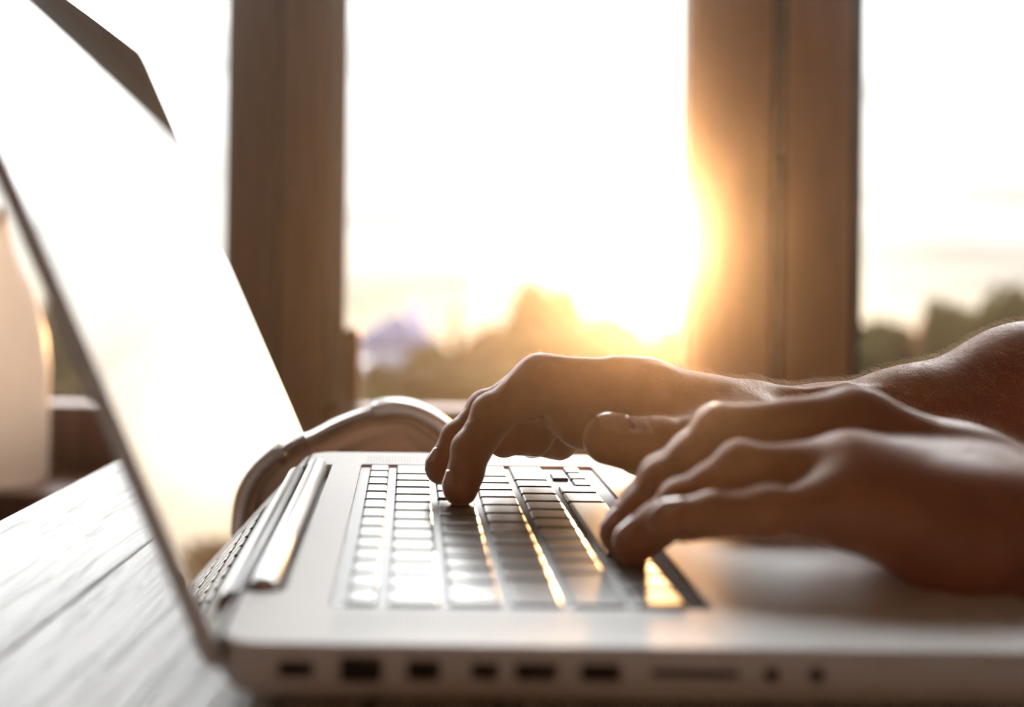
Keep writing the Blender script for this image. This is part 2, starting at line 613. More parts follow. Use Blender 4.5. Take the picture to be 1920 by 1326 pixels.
for a, b, hh, nm in ports:
    bm = bmesh.new()
    rr = hh / 2 * (.98 if 'jack' in nm else .35)
    L1 = [(x, LY0 - .003, z) for x, z in rrect(a, b, PZ - hh / 2, PZ + hh / 2, rr, 5)]
    L2 = [(x, LY0 + .009, z) for x, y, z in L1]
    loft(bm, [L1, L2])
    cut.append(obj('cutter', bm))
boolean_cut(body, cut)
lp(body)
for a, b, hh, nm in ports:
    bm = bmesh.new()
    rr = hh / 2 * (.98 if 'jack' in nm else .35)
    L1 = [(x, LY0 + .0012, z) for x, z in rrect(a + .0003, b - .0003, PZ - hh / 2 + .0003, PZ + hh / 2 - .0003, rr, 5)]
    L2 = [(x, LY0 + .0085, z) for x, y, z in L1]
    L3 = [(x, LY0 + .0085, PZ + (z - PZ) * .55) for x, y, z in L1]
    L0 = [((a + b) / 2 + (x - (a + b) / 2) * .9, LY0 + .0012, PZ + (z - PZ) * .62) for x, y, z in L1]
    L4 = [((a + b) / 2 + (x - (a + b) / 2) * .9, LY0 + .0075, PZ + (z - PZ) * .62) for x, y, z in L1]
    loft(bm, [L4, L0, L1, L2])
    o = lp(obj(nm, bm, M['alu_dark']))
    o['label'] = 'dark opening'
# keyboard: gaps show the silver floor of the well, keys are islands
KY0 = 0.412
U = 0.01905
XR = [-.0186, -.0054, .01365, .0327, .05175, .0708]
G = 0.0030


def key_mesh(lx, ly):
    bm = bmesh.new()
    r = .0016
    z0, z1 = 0, .0016
    prof = [(0, z0), (0, z1 - .00085), (.00008, z1 - .00056), (.00025, z1 - .00030), (.00050, z1 - .00012), (.00085, z1 - .00002), (.0013, z1)]
    loft(bm, rbox_loops(-lx / 2, lx / 2, -ly / 2, ly / 2, r, prof, 4))
    me = bpy.data.meshes.new('key')
    bmesh.ops.recalc_face_normals(bm, faces=bm.faces)
    bm.to_mesh(me)
    bm.free()
    me.materials.append(M['key'])
    return me


lp(box('key_bed', WX0 + .0003, WX1 - .0003, WY0 + .0003, WY1 - .0003, DZ - .0014, DZ - .00132, M['bed']))
kcache = {}
def key(x0, lx, y0, ly, dz=0.0):
    k = (round(lx, 5), round(ly, 5))
    if k not in kcache:
        kcache[k] = key_mesh(lx, ly)
    o = bpy.data.objects.new('key', kcache[k])
    C.objects.link(o)
    o.location = (x0 + lx / 2, y0 + ly / 2, DZ - .0013 + dz)
    lp(o)
    o.location = (x0 + lx / 2, y0 + ly / 2, DZ - .0013 + dz)
    return o


TW = 14.5 * U
for i in range(14):
    w = TW / 14
    key(XR[0], .0095, KY0 + i * w, w - G)
rows = [[1] * 13 + [1.5], [1.5] + [1] * 13, [1.75] + [1] * 11 + [1.75], [2.25] + [1] * 10 + [2.25], [1, 1, 1, 1.25, 5, 1.25, 1]]
for ri, row in enumerate(rows):
    y = KY0
    for w in row:
        dz = -0.0006 if (ri == 1 and y < .580 < y + U * w) else 0
        key(XR[ri + 1], .01605, y, w * U - G, dz)
        y += w * U
y = KY0 + 11.5 * U
for j in range(3):
    if j == 1:
        key(XR[5], .0075, y + U, U - G)
    key(XR[5] + .0085, .0075, y + j * U, U - G)
# trackpad
bm = bmesh.new()
loft(bm, rbox_loops(PX0 + .0004, PX1 - .0004, PY0 + .0004, PY1 - .0004, .0026, [(0, DZ - .0011), (0, DZ - .0003), (.0002, DZ - .0001)], 4))
lp(obj('trackpad', bm, M['pad']))
# speaker grilles: fields of tiny dark holes left and right of the keys
for gy0, gy1 in ((LY0 + .013, WY0 - .006), (WY1 + .006, LY1 - .013)):
    bm = bmesh.new()
    x = WX0 + .003
    while x < WX1 - .003:
        y = gy0
        while y < gy1:
            bmesh.ops.create_circle(bm, cap_ends=True, radius=.00032, segments=6, matrix=Matrix.Translation((x, y, DZ + .00004)))
            y += .0016
        x += .0016
    lp(obj('speaker_grille', bm, M['alu_dark']))
# rubber feet
for fx in (LX0 + .03, LX1 - .03):
    for fy in (LY0 + .035, LY1 - .035):
        bm = bmesh.new()
        lathe(bm, [(.006, TZ + .0001), (.0072, TZ + .0006), (.0072, TZ + .0016)], (fx, fy), 24)
        lp(obj('foot', bm, M['rubber']))
# hinge cover in the notch
HXc, HZc, HR = LX0 + .0060, DZ - .0012, .0050
bm = bmesh.new()
segs = []
yy = [NY0 + .0012, NY0 + .0014, NY0 + .0022, NY0 + .0045]
rr = [.0010, .0030, .0043, HR]
ys = [(a, r) for a, r in zip(yy, rr)] + [(NY0 + NY1 - a, r) for a, r in reversed(list(zip(yy, rr)))]
for a, r in ys:
    segs.append([(HXc + r * math.cos(2 * math.pi * i / 32), a, HZc + r * math.sin(2 * math.pi * i / 32)) for i in range(32)])
loft(bm, segs)
lp(obj('hinge_cover', bm, M['hinge'], smooth=True))

# lid: local s runs up the screen, t is the thickness behind the glass
LA = math.atan2(0.0962, 0.2159)
su = Vector((-math.sin(LA), 0, math.cos(LA)))
tn = Vector((-math.cos(LA), 0, -math.sin(LA)))
L0 = Vector((LX0 - .0006, 0, DZ))


def lidp(s, y, t):
    return L0 + su * s + tn * t + Vector((0, y, 0))


S0, S1 = -0.0075, 0.2365
bm = bmesh.new()
def lid_outline(ins, n=8):
    pts = []
    for cx, cy, a0, r in ((S1, LY1, 0, .010), (S0, LY1, 90, .003), (S0, LY0, 180, .003), (S1, LY0, 270, .010)):
        sx_ = 1 if cx == S1 else -1
        sy_ = 1 if cy == LY1 else -1
        ox, oy = cx - sx_ * r, cy - sy_ * r
        for i in range(n + 1):
            a = math.radians(a0 + 90 * i / n)
            pts.append((ox + (r - ins) * math.cos(a), oy + (r - ins) * math.sin(a)))
    return pts
loops = []
for ins, t in ((.0010, 0.0003), (.0004, .0003), (0, .0007), (0, .0030), (.0010, .0046), (.0035, .0056), (.010, .0062)):
    loops.append([lidp(s, y, t) for s, y in lid_outline(ins)])
loft(bm, loops)
lid = lp(obj('lid', bm, M['alu']))
bm = bmesh.new()
loops = []
for ins, t in ((.0012, 0.0010), (.0012, .0001), (.0015, 0.0)):
    loops.append([lidp(s, y, t) for s, y in lid_outline(ins)])
loft(bm, loops)
g = obj('screen_glass', bm, M['glass'])
g.parent = lid
g['label'] = 'glossy dark screen glass mirroring the bright sky'

# ------------------------------------------------------------------ headphones behind the laptop
hp = empty('headphones', (-.012, .845, TZ))
tag(hp, 'silver white headphones with tan padding standing just behind the laptop', 'headphones')
HOFF = Vector(hp.location)
HPK = [(-.100, .1215), (-.090, .1205), (-.078, .1185), (-.0615, .1135), (-.043, .1035), (-.021, .0950), (-.003, .0930), (.011, .0968), (.026, .1070), (.036, .1160), (.043, .1190)]
def hp_path(u):
    """u runs along the band, 0..len-3"""
    i = min(int(u), len(HPK) - 4)
    t = u - i
    p0, p1, p2, p3 = [Vector((q[0], .845 + .010 * math.sin(k * .6), CAMZ - q[1])) for k, q in ((i + m, HPK[i + m]) for m in range(4))]
    return .5 * ((2 * p1) + (p2 - p0) * t + (2 * p0 - 5 * p1 + 4 * p2 - p3) * t * t + (3 * p1 - p0 - 3 * p2 + p3) * t ** 3)
def band(a0, a1, wy, th, n, m, name, off=0.0, smooth=True):
    bm = bmesh.new()
    loops = []
    K = 16
    for i in range(n + 1):
        a = a0 + (a1 - a0) * i / n
        c = hp_path(a)
        tg = hp_path(min(a + .02, len(HPK) - 3)) - hp_path(max(a - .02, 0))
        nrm = Vector((-tg.z, 0, tg.x)).normalized()
        c = c + nrm * off
        e = 1.0
        if i == 0 or i == n: e = .75
        L = []
        for k in range(K):
            b = 2 * math.pi * k / K
            cb, sb = math.cos(b), math.sin(b)
            L.append(c + Vector((0, 1, 0)) * (wy / 2 * e * math.copysign(abs(cb) ** .6, cb)) + nrm * (th / 2 * e * math.copysign(abs(sb) ** .7, sb)))
        loops.append(L)
    loft(bm, loops)
    o = obj(name, bm, m, smooth=smooth)
    o.parent = hp
    o.matrix_parent_inverse = Matrix.Translation(-HOFF)
    return o
band(3.9, 7.6, .030, .0095, 24, M['hp_white'], 'headband')
band(4.0, 7.5, .024, .006, 24, M['hp_tan'], 'headband_padding', -.0076)
band(0.0, 4.0, .019, .0055, 20, M['hp_metal'], 'slider', -.0008)
band(0.8, 4.0, .016, .005, 20, M['hp_tan'], 'slider_padding', -.0062)
band(7.5, 8.0, .019, .0055, 8, M['hp_metal'], 'slider', -.0008)
# padded cup face filling the arch, standing on the table behind the rim
bm = bmesh.new()
def cup_outline(off):
    P_ = []
    for i in range(41):
        u = 1.2 + (7.85 - 1.2) * i / 40
        c = hp_path(u)
        tg = hp_path(min(u + .02, 8)) - hp_path(max(u - .02, 0))
        nn_ = Vector((-tg.z, 0, tg.x)).normalized()
        P_.append((c.x + nn_.x * off, max(c.z + nn_.z * off, TZ + .0008)))
    return P_
cl_ = []
for y_, off in ((.853, -.022), (.847, -.016), (.846, -.0105), (.848, -.0075), (.905, -.0075), (.909, -.010)):
    o2 = cup_outline(off)
    L = [(x, y_, z) for x, z in o2]
    L += [(o2[-1][0], y_, TZ + .0004), (o2[0][0], y_, TZ + .0004)]
    cl_.append(L)
loft(bm, cl_)
o = obj('ear_cushion', bm, M['hp_tan2'])
o.parent = hp
o.matrix_parent_inverse = Matrix.Translation(-HOFF)

# ------------------------------------------------------------------ bottle on the sill
vx = pt(-8, 912, 1.50)
bm = bmesh.new()
vase = empty('bottle_vase', (vx.x, 1.50, SILL_Z))
vase['category'] = 'vase'
tag(vase, 'cream bottle-shaped vase on the window sill at far left', 'vase')
k = 1.5 / FPX
def vz(py): return (912 - py) * k
prof = [(.002, .0005), (.050, .0005), (.056, .004), (96 * k, .012), (96 * k, vz(700)), (90 * k, vz(640)), (78 * k, vz(590)), (60 * k, vz(545)), (40 * k, vz(505)), (26 * k, vz(470)), (21 * k, vz(440)), (20 * k, vz(405)), (24 * k, vz(400)), (22 * k, vz(396)), (16 * k, vz(398)), (14 * k, vz(430))]
lathe(bm, prof, (0, 0), 48)
obj('body', bm, M['white_cer'], vase, smooth=True)

# ------------------------------------------------------------------ person: signed-distance modelling of arms and hands
def smin(a, b, k):
    h = np.maximum(k - np.abs(a - b), 0.0) / k
    return np.minimum(a, b) - h * h * k * 0.25


class Field:
    def __init__(self, lo, hi, h):
        self.h = h
        self.lo = np.array(lo, dtype=np.float32)
        self.n = np.ceil((np.array(hi) - np.array(lo)) / h).astype(int) + 1
        self.v = np.full(self.n, 0.05, dtype=np.float32)
        self.ax = [self.lo[i] + np.arange(self.n[i], dtype=np.float32) * h for i in range(3)]

    def sub(self, blo, bhi):
        i0 = np.clip(np.floor((np.array(blo) - self.lo) / self.h).astype(int), 0, self.n)
        i1 = np.clip(np.ceil((np.array(bhi) - self.lo) / self.h).astype(int) + 1, 0, self.n)
        return tuple(slice(a, b) for a, b in zip(i0, i1))

    def cone(self, a, b, ra, rb, k, sub=False, sq=None):
        """smooth-add a tapered capsule; sq = (axis, factor) squashes distance along an axis"""
        a = np.array(a, dtype=np.float32)
        b = np.array(b, dtype=np.float32)
        rm = max(ra, rb) + k + 0.004
        if sq is not None:
            rm = rm / min(1.0, sq[1]) if sq[1] < 1 else rm
        s = self.sub(np.minimum(a, b) - rm, np.maximum(a, b) + rm)
        X, Y, Z = self.ax[0][s[0]][:, None, None], self.ax[1][s[1]][None, :, None], self.ax[2][s[2]][None, None, :]
        if X.size == 0 or Y.size == 0 or Z.size == 0:
            return
        px, py, pz = X - a[0], Y - a[1], Z - a[2]
        d = b - a
        L = float((d * d).sum()) + 1e-12
        t = np.clip((px * d[0] + py * d[1] + pz * d[2]) / L, 0, 1)
        qx, qy, qz = px - t * d[0], py - t * d[1], pz - t * d[2]
        r = ra + (rb - ra) * t
        if sq is not None:
            n = np.array(sq[0], dtype=np.float32)
            n /= np.linalg.norm(n)
            dn = qx * n[0] + qy * n[1] + qz * n[2]
            ll = np.sqrt(np.maximum(qx * qx + qy * qy + qz * qz - dn * dn, 0) + (dn / sq[1]) ** 2)
        else:
            ll = np.sqrt(qx * qx + qy * qy + qz * qz)
        dist = ll - r
        if sub:
            self.v[s] = -smin(-self.v[s], dist, k)
        else:
            self.v[s] = smin(self.v[s], dist, k)

    def nets(self):
        v = self.v
        nx, ny, nz = v.shape
        ins = v < 0
        c = [ins[dx:nx - 1 + dx, dy:ny - 1 + dy, dz:nz - 1 + dz] for dx in (0, 1) for dy in (0, 1) for dz in (0, 1)]
        alls = c[0].copy()
        anys = c[0].copy()
        for q in c[1:]:
            alls &= q
            anys |= q
        act = anys & ~alls
        idx = np.argwhere(act)
        vid = np.full(act.shape, -1, dtype=np.int32)
        vid[act] = np.arange(len(idx))
        offs = [(dx, dy, dz) for dx in (0, 1) for dy in (0, 1) for dz in (0, 1)]
        vals = [v[idx[:, 0] + o[0], idx[:, 1] + o[1], idx[:, 2] + o[2]] for o in offs]
        acc = np.zeros((len(idx), 3))
        cnt = np.zeros(len(idx))
        for i in range(8):
            for j in range(i + 1, 8):
                oi, oj = offs[i], offs[j]
                if sum(abs(p - q) for p, q in zip(oi, oj)) != 1:
                    continue
                a, b = vals[i], vals[j]
                m = (a < 0) != (b < 0)
                t = np.where(m, a / np.where(np.abs(a - b) < 1e-12, 1e-12, a - b), 0)
                for ax in range(3):
                    acc[:, ax] += np.where(m, oi[ax] + t * (oj[ax] - oi[ax]), 0)
                cnt += m
        acc /= cnt[:, None]
        P = self.lo + (idx + acc) * self.h
        faces = []
        for ax in range(3):
            a = ins.take(range(0, v.shape[ax] - 1), ax)
            b = ins.take(range(1, v.shape[ax]), ax)
            ch = np.argwhere(a != b)
            o1, o2 = [(1, 2), (2, 0), (0, 1)][ax]
            ok = (ch[:, o1] > 0) & (ch[:, o2] > 0) & (ch[:, o1] < v.shape[o1] - 1) & (ch[:, o2] < v.shape[o2] - 1)
            ch = ch[ok]
            flip = a[ch[:, 0], ch[:, 1], ch[:, 2]]
            q = []
            for d1, d2 in ((-1, -1), (0, -1), (0, 0), (-1, 0)):
                cc = ch.copy()
                cc[:, o1] += d1
                cc[:, o2] += d2
                q.append(vid[cc[:, 0], cc[:, 1], cc[:, 2]])
            F = np.stack(q, 1)
            F[~flip] = F[~flip][:, ::-1]
            faces.append(F)
        F = np.concatenate(faces)
        F = F[(F >= 0).all(1)]
        return P, F


def np_mesh(name, P, F):
    me = bpy.data.meshes.new(name)
    me.vertices.add(len(P))
    me.vertices.foreach_set('co', np.asarray(P, dtype=np.float32).ravel())
    me.loops.add(F.size)
    me.loops.foreach_set('vertex_index', F.astype(np.int32).ravel())
    me.polygons.add(len(F))
    me.polygons.foreach_set('loop_start', np.arange(0, F.size, F.shape[1], dtype=np.int32))
    me.update(calc_edges=True)
    me.validate()
    me.polygons.foreach_set('use_smooth', [True] * len(me.polygons))
    return me


KEYTOP = DZ + .0003
def on_key(px, d, r):
    """fingertip centre resting on the key tops"""
    z = KEYTOP + r * 0.93
    return Vector(((px - CX) * d / FPX + (CAMZ - z) * ROLL, d, z))


def build_arm(spec, h):
    pts = []
    for f in spec['fingers'] + [spec['thumb']]:
        pts += f['p']
    for s in spec['palm'] + spec['fore']:
        pts += [s[0], s[1]]
    A = np.array([tuple(p) for p in pts])
    lo, hi = A.min(0) - .045, A.max(0) + .045
    hi[0] = min(hi[0], spec['xmax'])
    fld = Field(lo, hi, h)
    for s in spec['palm']:
        fld.cone(*s)
    for s in spec['fore']:
        fld.cone(*s)
    fg = Field(lo, hi, h)
    for f in spec['fingers'] + [spec['thumb']]:
        one = Field.__new__(Field)
        one.h, one.lo, one.n, one.ax = fg.h, fg.lo, fg.n, fg.ax
        one.v = np.full(fg.n, .05, dtype=np.float32)
        P, R = f['p'], f['r']
        for i in range(len(P) - 1):
            mid = (P[i] + P[i + 1]) / 2
            rm = (R[i] + R[i + 1]) / 2 * f.get('waist', .95)
            one.cone(P[i], mid, R[i], rm, .003)
            one.cone(mid, P[i + 1], rm, R[i + 1], .003)
        # pulp of the fingertip and the knuckle swellings on the back of the finger
        n = f['n']
        one.cone(P[-1] - n * .0012, P[-1] + (P[-2] - P[-1]) * .45 - n * .0016, R[-1] * .96, R[-1] * .98, .004)
        for i in (1, 2):
            if i < len(P) - 1:
                one.cone(P[i] + n * .0016, P[i] + n * .0018, R[i] * .93, R[i] * .93, .003)
        # creases
        for c, rr_ in f.get('crease', []):
            one.cone(c[0], c[1], rr_, rr_, .0012, sub=True)
        fg.v = smin(fg.v, one.v, .0012)
    fld.v = smin(fld.v, fg.v, .0085)
    for s in spec.get('detail', []):
        fld.cone(*s)
    for s in spec.get('carve', []):
        fld.cone(*s, True)
    return fld.nets()


def V(*a): return Vector(a)

# right hand (farther): index on a key, middle hovering, ring and little curled, thumb over the space bar
r_idx = {'p': [pt(1010, 716, .596), pt(926, 779, .590), pt(884, 846, .584), on_key(861, .581, .0070)], 'r': [.0102, .0091, .0079, .0068], 'n': V(-.75, -.05, .65).normalized()}
r_mid = {'p': [pt(1012, 716, .616), pt(915, 772, .612), pt(862, 826, .606), pt(826, 876, .602)], 'r': [.0102, .0090, .0078, .0066], 'n': V(-.72, .05, .70).normalized()}
r_ring = {'p': [pt(1030, 727, .638), pt(938, 772, .640), pt(945, 822, .632), pt(1006, 828, .622)], 'r': [.0100, .0088, .0074, .0062], 'n': V(-.1, .1, -1).normalized()}
r_lit = {'p': [pt(1052, 750, .658), pt(985, 790, .662), pt(998, 826, .655), pt(1052, 838, .645)], 'r': [.0090, .0078, .0068, .0058], 'n': V(-.1, .1, -1).normalized()}
thn = V(-.28, -.28, .90).normalized()
r_th = {'p': [pt(1420, 815, .588), pt(1335, 832, .573), pt(1235, 838, .565), pt(1140, 822, .563)], 'r': [.0150, .0125, .0118, .0098], 'n': thn, 'waist': .97}
r_wr = pt(1420, 800, .622)
Rw = [pt(1400, 785, .605), pt(1405, 788, .618), pt(1410, 795, .632), pt(1415, 805, .645)]
Rm = [pt(1010, 718, .597), pt(1012, 716, .617), pt(1030, 727, .638), pt(1052, 750, .657)]
palm = []
for m_, w_, rr_ in zip(Rm, Rw, (.0108, .0108, .0104, .0095)):
    mid = (m_ + w_) / 2 + V(0, 0, .004)
    palm.append((m_, mid, rr_, .0125, .010))
    palm.append((mid, w_, .0125, .0155, .012))
palm += [
    (pt(1090, 790, .600), pt(1330, 815, .600), .0125, .0175, .014),      # thenar web under the index
    (pt(1120, 800, .640), pt(1350, 830, .640), .0120, .0165, .014),      # little-finger side
    (pt(1060, 770, .618), pt(1200, 800, .618), .0100, .0140, .014),
    (pt(1200, 840, .580), pt(1400, 830, .595), .0120, .0165, .012),      # thumb base
]
re1, re2 = pt(1700, 800, .640), pt(1925, 742, .662)
re3 = pt(2250, 684, .71)
fore = [(r_wr, pt(1560, 806, .630), .0195, .0215, .014, False, ((0, .25, 1), .86)), (pt(1560, 806, .630), re1, .0215, .0265, .016, False, ((0, .25, 1), .90)),
        (re1, re2, .0265, .0315, .016), (re2, re3, .0315, .041, .02), (re3, V(.52, .74, CAMZ - .03), .041, .046, .02)]
rdet = [
    (pt(1015, 690, .595), pt(1180, 695, .600), .0042, .0040, .006),      # index tendon
    (pt(1150, 694, .601), pt(1215, 708, .604), .0052, .0046, .005),      # bone bump behind the knuckles
    (pt(1330, 750, .606), pt(1480, 752, .612), .0045, .0048, .006),
    (pt(1590, 738, .618), pt(1680, 752, .624), .0040, .0035, .005),      # vein
    (pt(1440, 748, .612), pt(1590, 738, .618), .0032, .0036, .005),
    (pt(1680, 752, .622), pt(1800, 768, .630), .0035, .0030, .005),
]
right = {'fingers': [r_idx, r_mid, r_ring, r_lit], 'thumb': r_th, 'palm': palm, 'fore': fore, 'detail': rdet, 'xmax': .56}
# thumb creases over its joint
for i, px in enumerate((1196, 1206, 1217, 1228)):
    c = pt(px, 838, .565) + thn * .0128
    side = V(.05, .87, .48)
    r_th.setdefault('crease', []).append(((c - side * .007, c + side * .007), .0009))

# left hand (nearer): fingers reaching the space bar, heel resting on the palm rest
l_idx = {'p': [pt(1612, 788, .505), pt(1350, 806, .508), pt(1240, 898, .507), on_key(1168, .505, .0070)], 'r': [.0105, .0092, .0080, .0068], 'n': V(-.55, .1, .83).normalized()}
l_mid = {'p': [pt(1608, 790, .483), pt(1352, 812, .486), pt(1243, 908, .489), on_key(1160, .488, .0070)], 'r': [.0105, .0092, .0080, .0068], 'n': V(-.55, .0, .83).normalized()}
l_ring = {'p': [pt(1600, 885, .461), pt(1392, 880, .464), pt(1280, 945, .470), on_key(1185, .472, .0068)], 'r': [.0102, .0089, .0077, .0066], 'n': V(-.5, -.1, .85).normalized()}
l_lit = {'p': [pt(1590, 952, .443), pt(1440, 962, .444), pt(1338, 968, .447), pt(1250, 974, .450)], 'r': [.0092, .0080, .0070, .0060], 'n': V(-.2, -.2, .96).normalized()}
l_th = {'p': [pt(1760, 900, .530), pt(1600, 905, .540), pt(1470, 915, .538), pt(1370, 930, .532)], 'r': [.0145, .0122, .0112, .0088], 'n': V(-.1, .6, .8).normalized()}
Lm = [pt(1612, 788, .505), pt(1608, 792, .483), pt(1600, 886, .461), pt(1592, 953, .443)]
Lw = [pt(2010, 945, .500), pt(2040, 960, .480), pt(2070, 978, .463), pt(2090, 1000, .450)]
palm = []
for m_, w_, rr_ in zip(Lm, Lw, (.0108, .0110, .0108, .0105)):
    mid = (m_ + w_) / 2 + V(0, 0, -.002)
    palm.append((m_, mid, rr_, .0130, .011))
    palm.append((mid, w_, .0130, .0148, .013))
palm += [
    (pt(1660, 915, .474), pt(1860, 965, .480), .0130, .0165, .014),
    (pt(1600, 905, .455), pt(1860, 980, .462), .0140, .0165, .014),
    (pt(1640, 900, .500), pt(1850, 950, .500), .0140, .0185, .014),
    (pt(1650, 950, .470), pt(1880, 990, .470), .0150, .0185, .014),
    (pt(1620, 960, .447), pt(1790, 1010, .447), .0110, .0175, .013),    # edge of the palm
    (pt(1790, 1012, .447), pt(2010, 1020, .455), .0175, .0170, .013),
]
l_wr = pt(2085, 992, .472)
le = V(.46, .42, CAMZ - .085)
fore = [(l_wr, (l_wr * .6 + le * .4), .0195, .025, .014, False, ((0, .2, 1), .88)), (l_wr * .6 + le * .4, le, .028, .040, .016)]
ldet = [
    (pt(1600, 765, .484), pt(1760, 835, .486), .0042, .0042, .007),
    (pt(1352, 790, .487), pt(1600, 765, .485), .0030, .0040, .006),
    (pt(1760, 835, .486), pt(1980, 915, .488), .0042, .0050, .007),
]
left = {'fingers': [l_idx, l_mid, l_ring, l_lit], 'thumb': l_th, 'palm': palm, 'fore': fore, 'detail': ldet, 'xmax': .52}

HV = 0.00095
P1, F1 = build_arm(right, HV)
P2, F2 = build_arm(left, 0.0011)

# head and neck of the person, seen only if the camera steps aside
hd = Field((.50, .42, 1.10), (.86, .78, 1.50), .004)
hc = V(.665, .60, 1.315)
hd.cone(hc + V(.015, 0, .03), hc + V(-.02, 0, .025), .082, .080, .02)
hd.cone(hc + V(-.035, 0, -.045), hc + V(-.055, 0, -.075), .055, .035, .03)
hd.cone(hc + V(.03, 0, -.06), hc + V(.06, 0, -.17), .052, .058, .03)
hd.cone(hc + V(-.098, 0, .0), hc + V(-.112, 0, -.030), .008, .014, .012)
for s in (-1, 1):
    hd.cone(hc + V(-.090, s * .032, .012), hc + V(-.091, s * .034, .012), .014, .014, .006, True)
    hd.cone(hc + V(-.082, s * .032, .014), hc + V(-.083, s * .032, .014), .012, .012, .004)
    hd.cone(hc + V(-.092, s * .020, .030), hc + V(-.082, s * .050, .030), .007, .006, .010)
    hd.cone(hc + V(.005, s * .082, .01), hc + V(.008, s * .084, -.03), .016, .010, .006)
hd.cone(hc + V(-.096, -.018, -.058), hc + V(-.096, .018, -.058), .007, .007, .008)
P3, F3 = hd.nets()
Pall = np.concatenate([P1, P2, P3])
Fall = np.concatenate([F1, F2 + len(P1), F3 + len(P1) + len(P2)])
person = link('person', np_mesh('person', Pall, Fall), M['skin'])
tag(person, 'person typing on the laptop with both hairy bare forearms in view', 'person')


def limb_part(name, segs, lo, hi, h, m):
    f = Field(lo, hi, h)
    for s in segs:
        f.cone(*s)
    P, F = f.nets()
    return link(name, np_mesh(name, P, F), m, person)


limb_part('shirt', [
    (V(.70, .60, 1.08), V(.70, .60, .80), .115, .105, .05, False, ((1, 0, 0), .85)),
    (V(.70, .60, .80), V(.71, .60, .60), .105, .125, .05),
    (V(.71, .50, 1.10), V(.71, .70, 1.10), .075, .075, .06),
    (V(.71, .50, 1.09), V(.70, .44, 1.05), .070, .062, .04),
    (V(.71, .70, 1.09), V(.70, .76, 1.05), .070, .062, .04),
    (V(.70, .44, 1.05), V(.565, .42, .865), .060, .054, .03),
    (V(.70, .76, 1.05), V(.60, .76, .885), .060, .054, .03),
    (V(.565, .42, .865), V(.47, .42, .805), .054, .046, .02),
    (V(.60, .76, .885), V(.505, .742, .853), .056, .052, .02)],
    (.38, .32, .42), (.88, .88, 1.24), .005, M['shirt'])
limb_part('trousers', [
    (V(.72, .53, .55), V(.72, .67, .55), .11, .11, .05),
    (V(.70, .52, .53), V(.36, .50, .50), .080, .062, .04),
    (V(.70, .68, .53), V(.36, .70, .50), .080, .062, .04),
    (V(.36, .50, .50), V(.40, .50, .10), .060, .042, .03),
    (V(.36, .70, .50), V(.40, .70, .10), .060, .042, .03)],
    (.24, .38, .02), (.90, .82, .72), .007, M['jeans'])
for y in (.50, .70):
    limb_part('shoe', [(V(.42, y, .045), V(.26, y, .038), .042, .036, .03, False, ((0, 0, 1), .9))], (.16, y - .09, 0.0005), (.52, y + .09, .13), .005, M['shoe'])
limb_part('head_hair', [(hc + V(.035, 0, .045), hc + V(-.015, 0, .058), .083, .070, .02), (hc + V(.05, 0, .0), hc + V(.05, 0, -.03), .072, .058, .02)],
          (.54, .44, 1.18), (.82, .76, 1.48), .005, M['head_hair'])
for y in (-.032, .032):
    bm = bmesh.new()
    bmesh.ops.create_uvsphere(bm, u_segments=16, v_segments=10, radius=.011, matrix=Matrix.Translation(hc + V(-.086, y, .013)))
    obj('eye', bm, M['iris'], person, smooth=True)
# stool under the person
st = empty('stool', (.72, .60, 0))
tag(st, 'plain wooden stool carrying the seated person', 'stool')
bm = bmesh.new()
lathe(bm, [(.17, .400), (.18, .404), (.18, .430), (.17, .436)], (0, 0), 40)
obj('seat', bm, M['wood_brown'], st)
for a in range(4):
    an = math.radians(45 + 90 * a)
    bm = bmesh.new()
    dx, dy = math.cos(an), math.sin(an)
    loft(bm, [[(dx * .16 + .017 * math.cos(t), dy * .16 + .017 * math.sin(t), 0) for t in np.linspace(0, 2 * math.pi, 17)[:-1]],
              [(dx * .12 + .017 * math.cos(t), dy * .12 + .017 * math.sin(t), .4005) for t in np.linspace(0, 2 * math.pi, 17)[:-1]]])
    obj('leg', bm, M['wood_brown'], st)


# fingernails
def nail(f, wdeg=52, ln=.0105, lift=.0006, back=.0045):
    P, R = f['p'], f['r']
    ax = (P[-1] - P[-2]).normalized()
    n = f['n']
    n = (n - ax * n.dot(ax)).normalized()
    s = ax.cross(n).normalized()
    c = P[-1] + ax * (R[-1] * .72)
    bm = bmesh.new()
    NU, NV = 10, 8
    top, bot = [], []
    for th, rowset in ((lift + .0004, top), (-.0006, bot)):
        for j in range(NV + 1):
            v = j / NV
            back_ = v * ln
            row = []
            # the plate narrows a little at the root and follows the tip
            w = math.radians(wdeg) * (1 - .35 * max(0, v - .6) / .4)
            rad = R[-1] * (.97 + .05 * v) + th - .0022 * max(0, 1 - v * 2.2) ** 2
            for i in range(NU + 1):
                a = -w + 2 * w * i / NU
                q = (abs(i / NU - .5) * 2) ** 2
                row.append(bm.verts.new(c - ax * (back_ + (.0016 * q if v < .3 else 0)) + (s * math.sin(a) + n * math.cos(a)) * rad))
            rowset.append(row)
    for g_ in (top, bot):
        for j in range(NV):
            for i in range(NU):
                bm.faces.new((g_[j][i], g_[j][i + 1], g_[j + 1][i + 1], g_[j + 1][i]))
    for j in range(NV):
        for i in (0, NU):
            bm.faces.new((top[j][i], top[j + 1][i], bot[j + 1][i], bot[j][i]))
    for i in range(NU):
        for j in (0, NV):
            bm.faces.new((top[j][i], top[j][i + 1], bot[j][i + 1], bot[j][i]))
    return obj('fingernail', bm, M['nail'], person, smooth=True)


for f in (r_idx, r_mid, r_ring, r_lit, l_idx, l_mid, l_ring, l_lit, l_th):
    nail(f)
nail(r_th, 50, .0135, .0012)

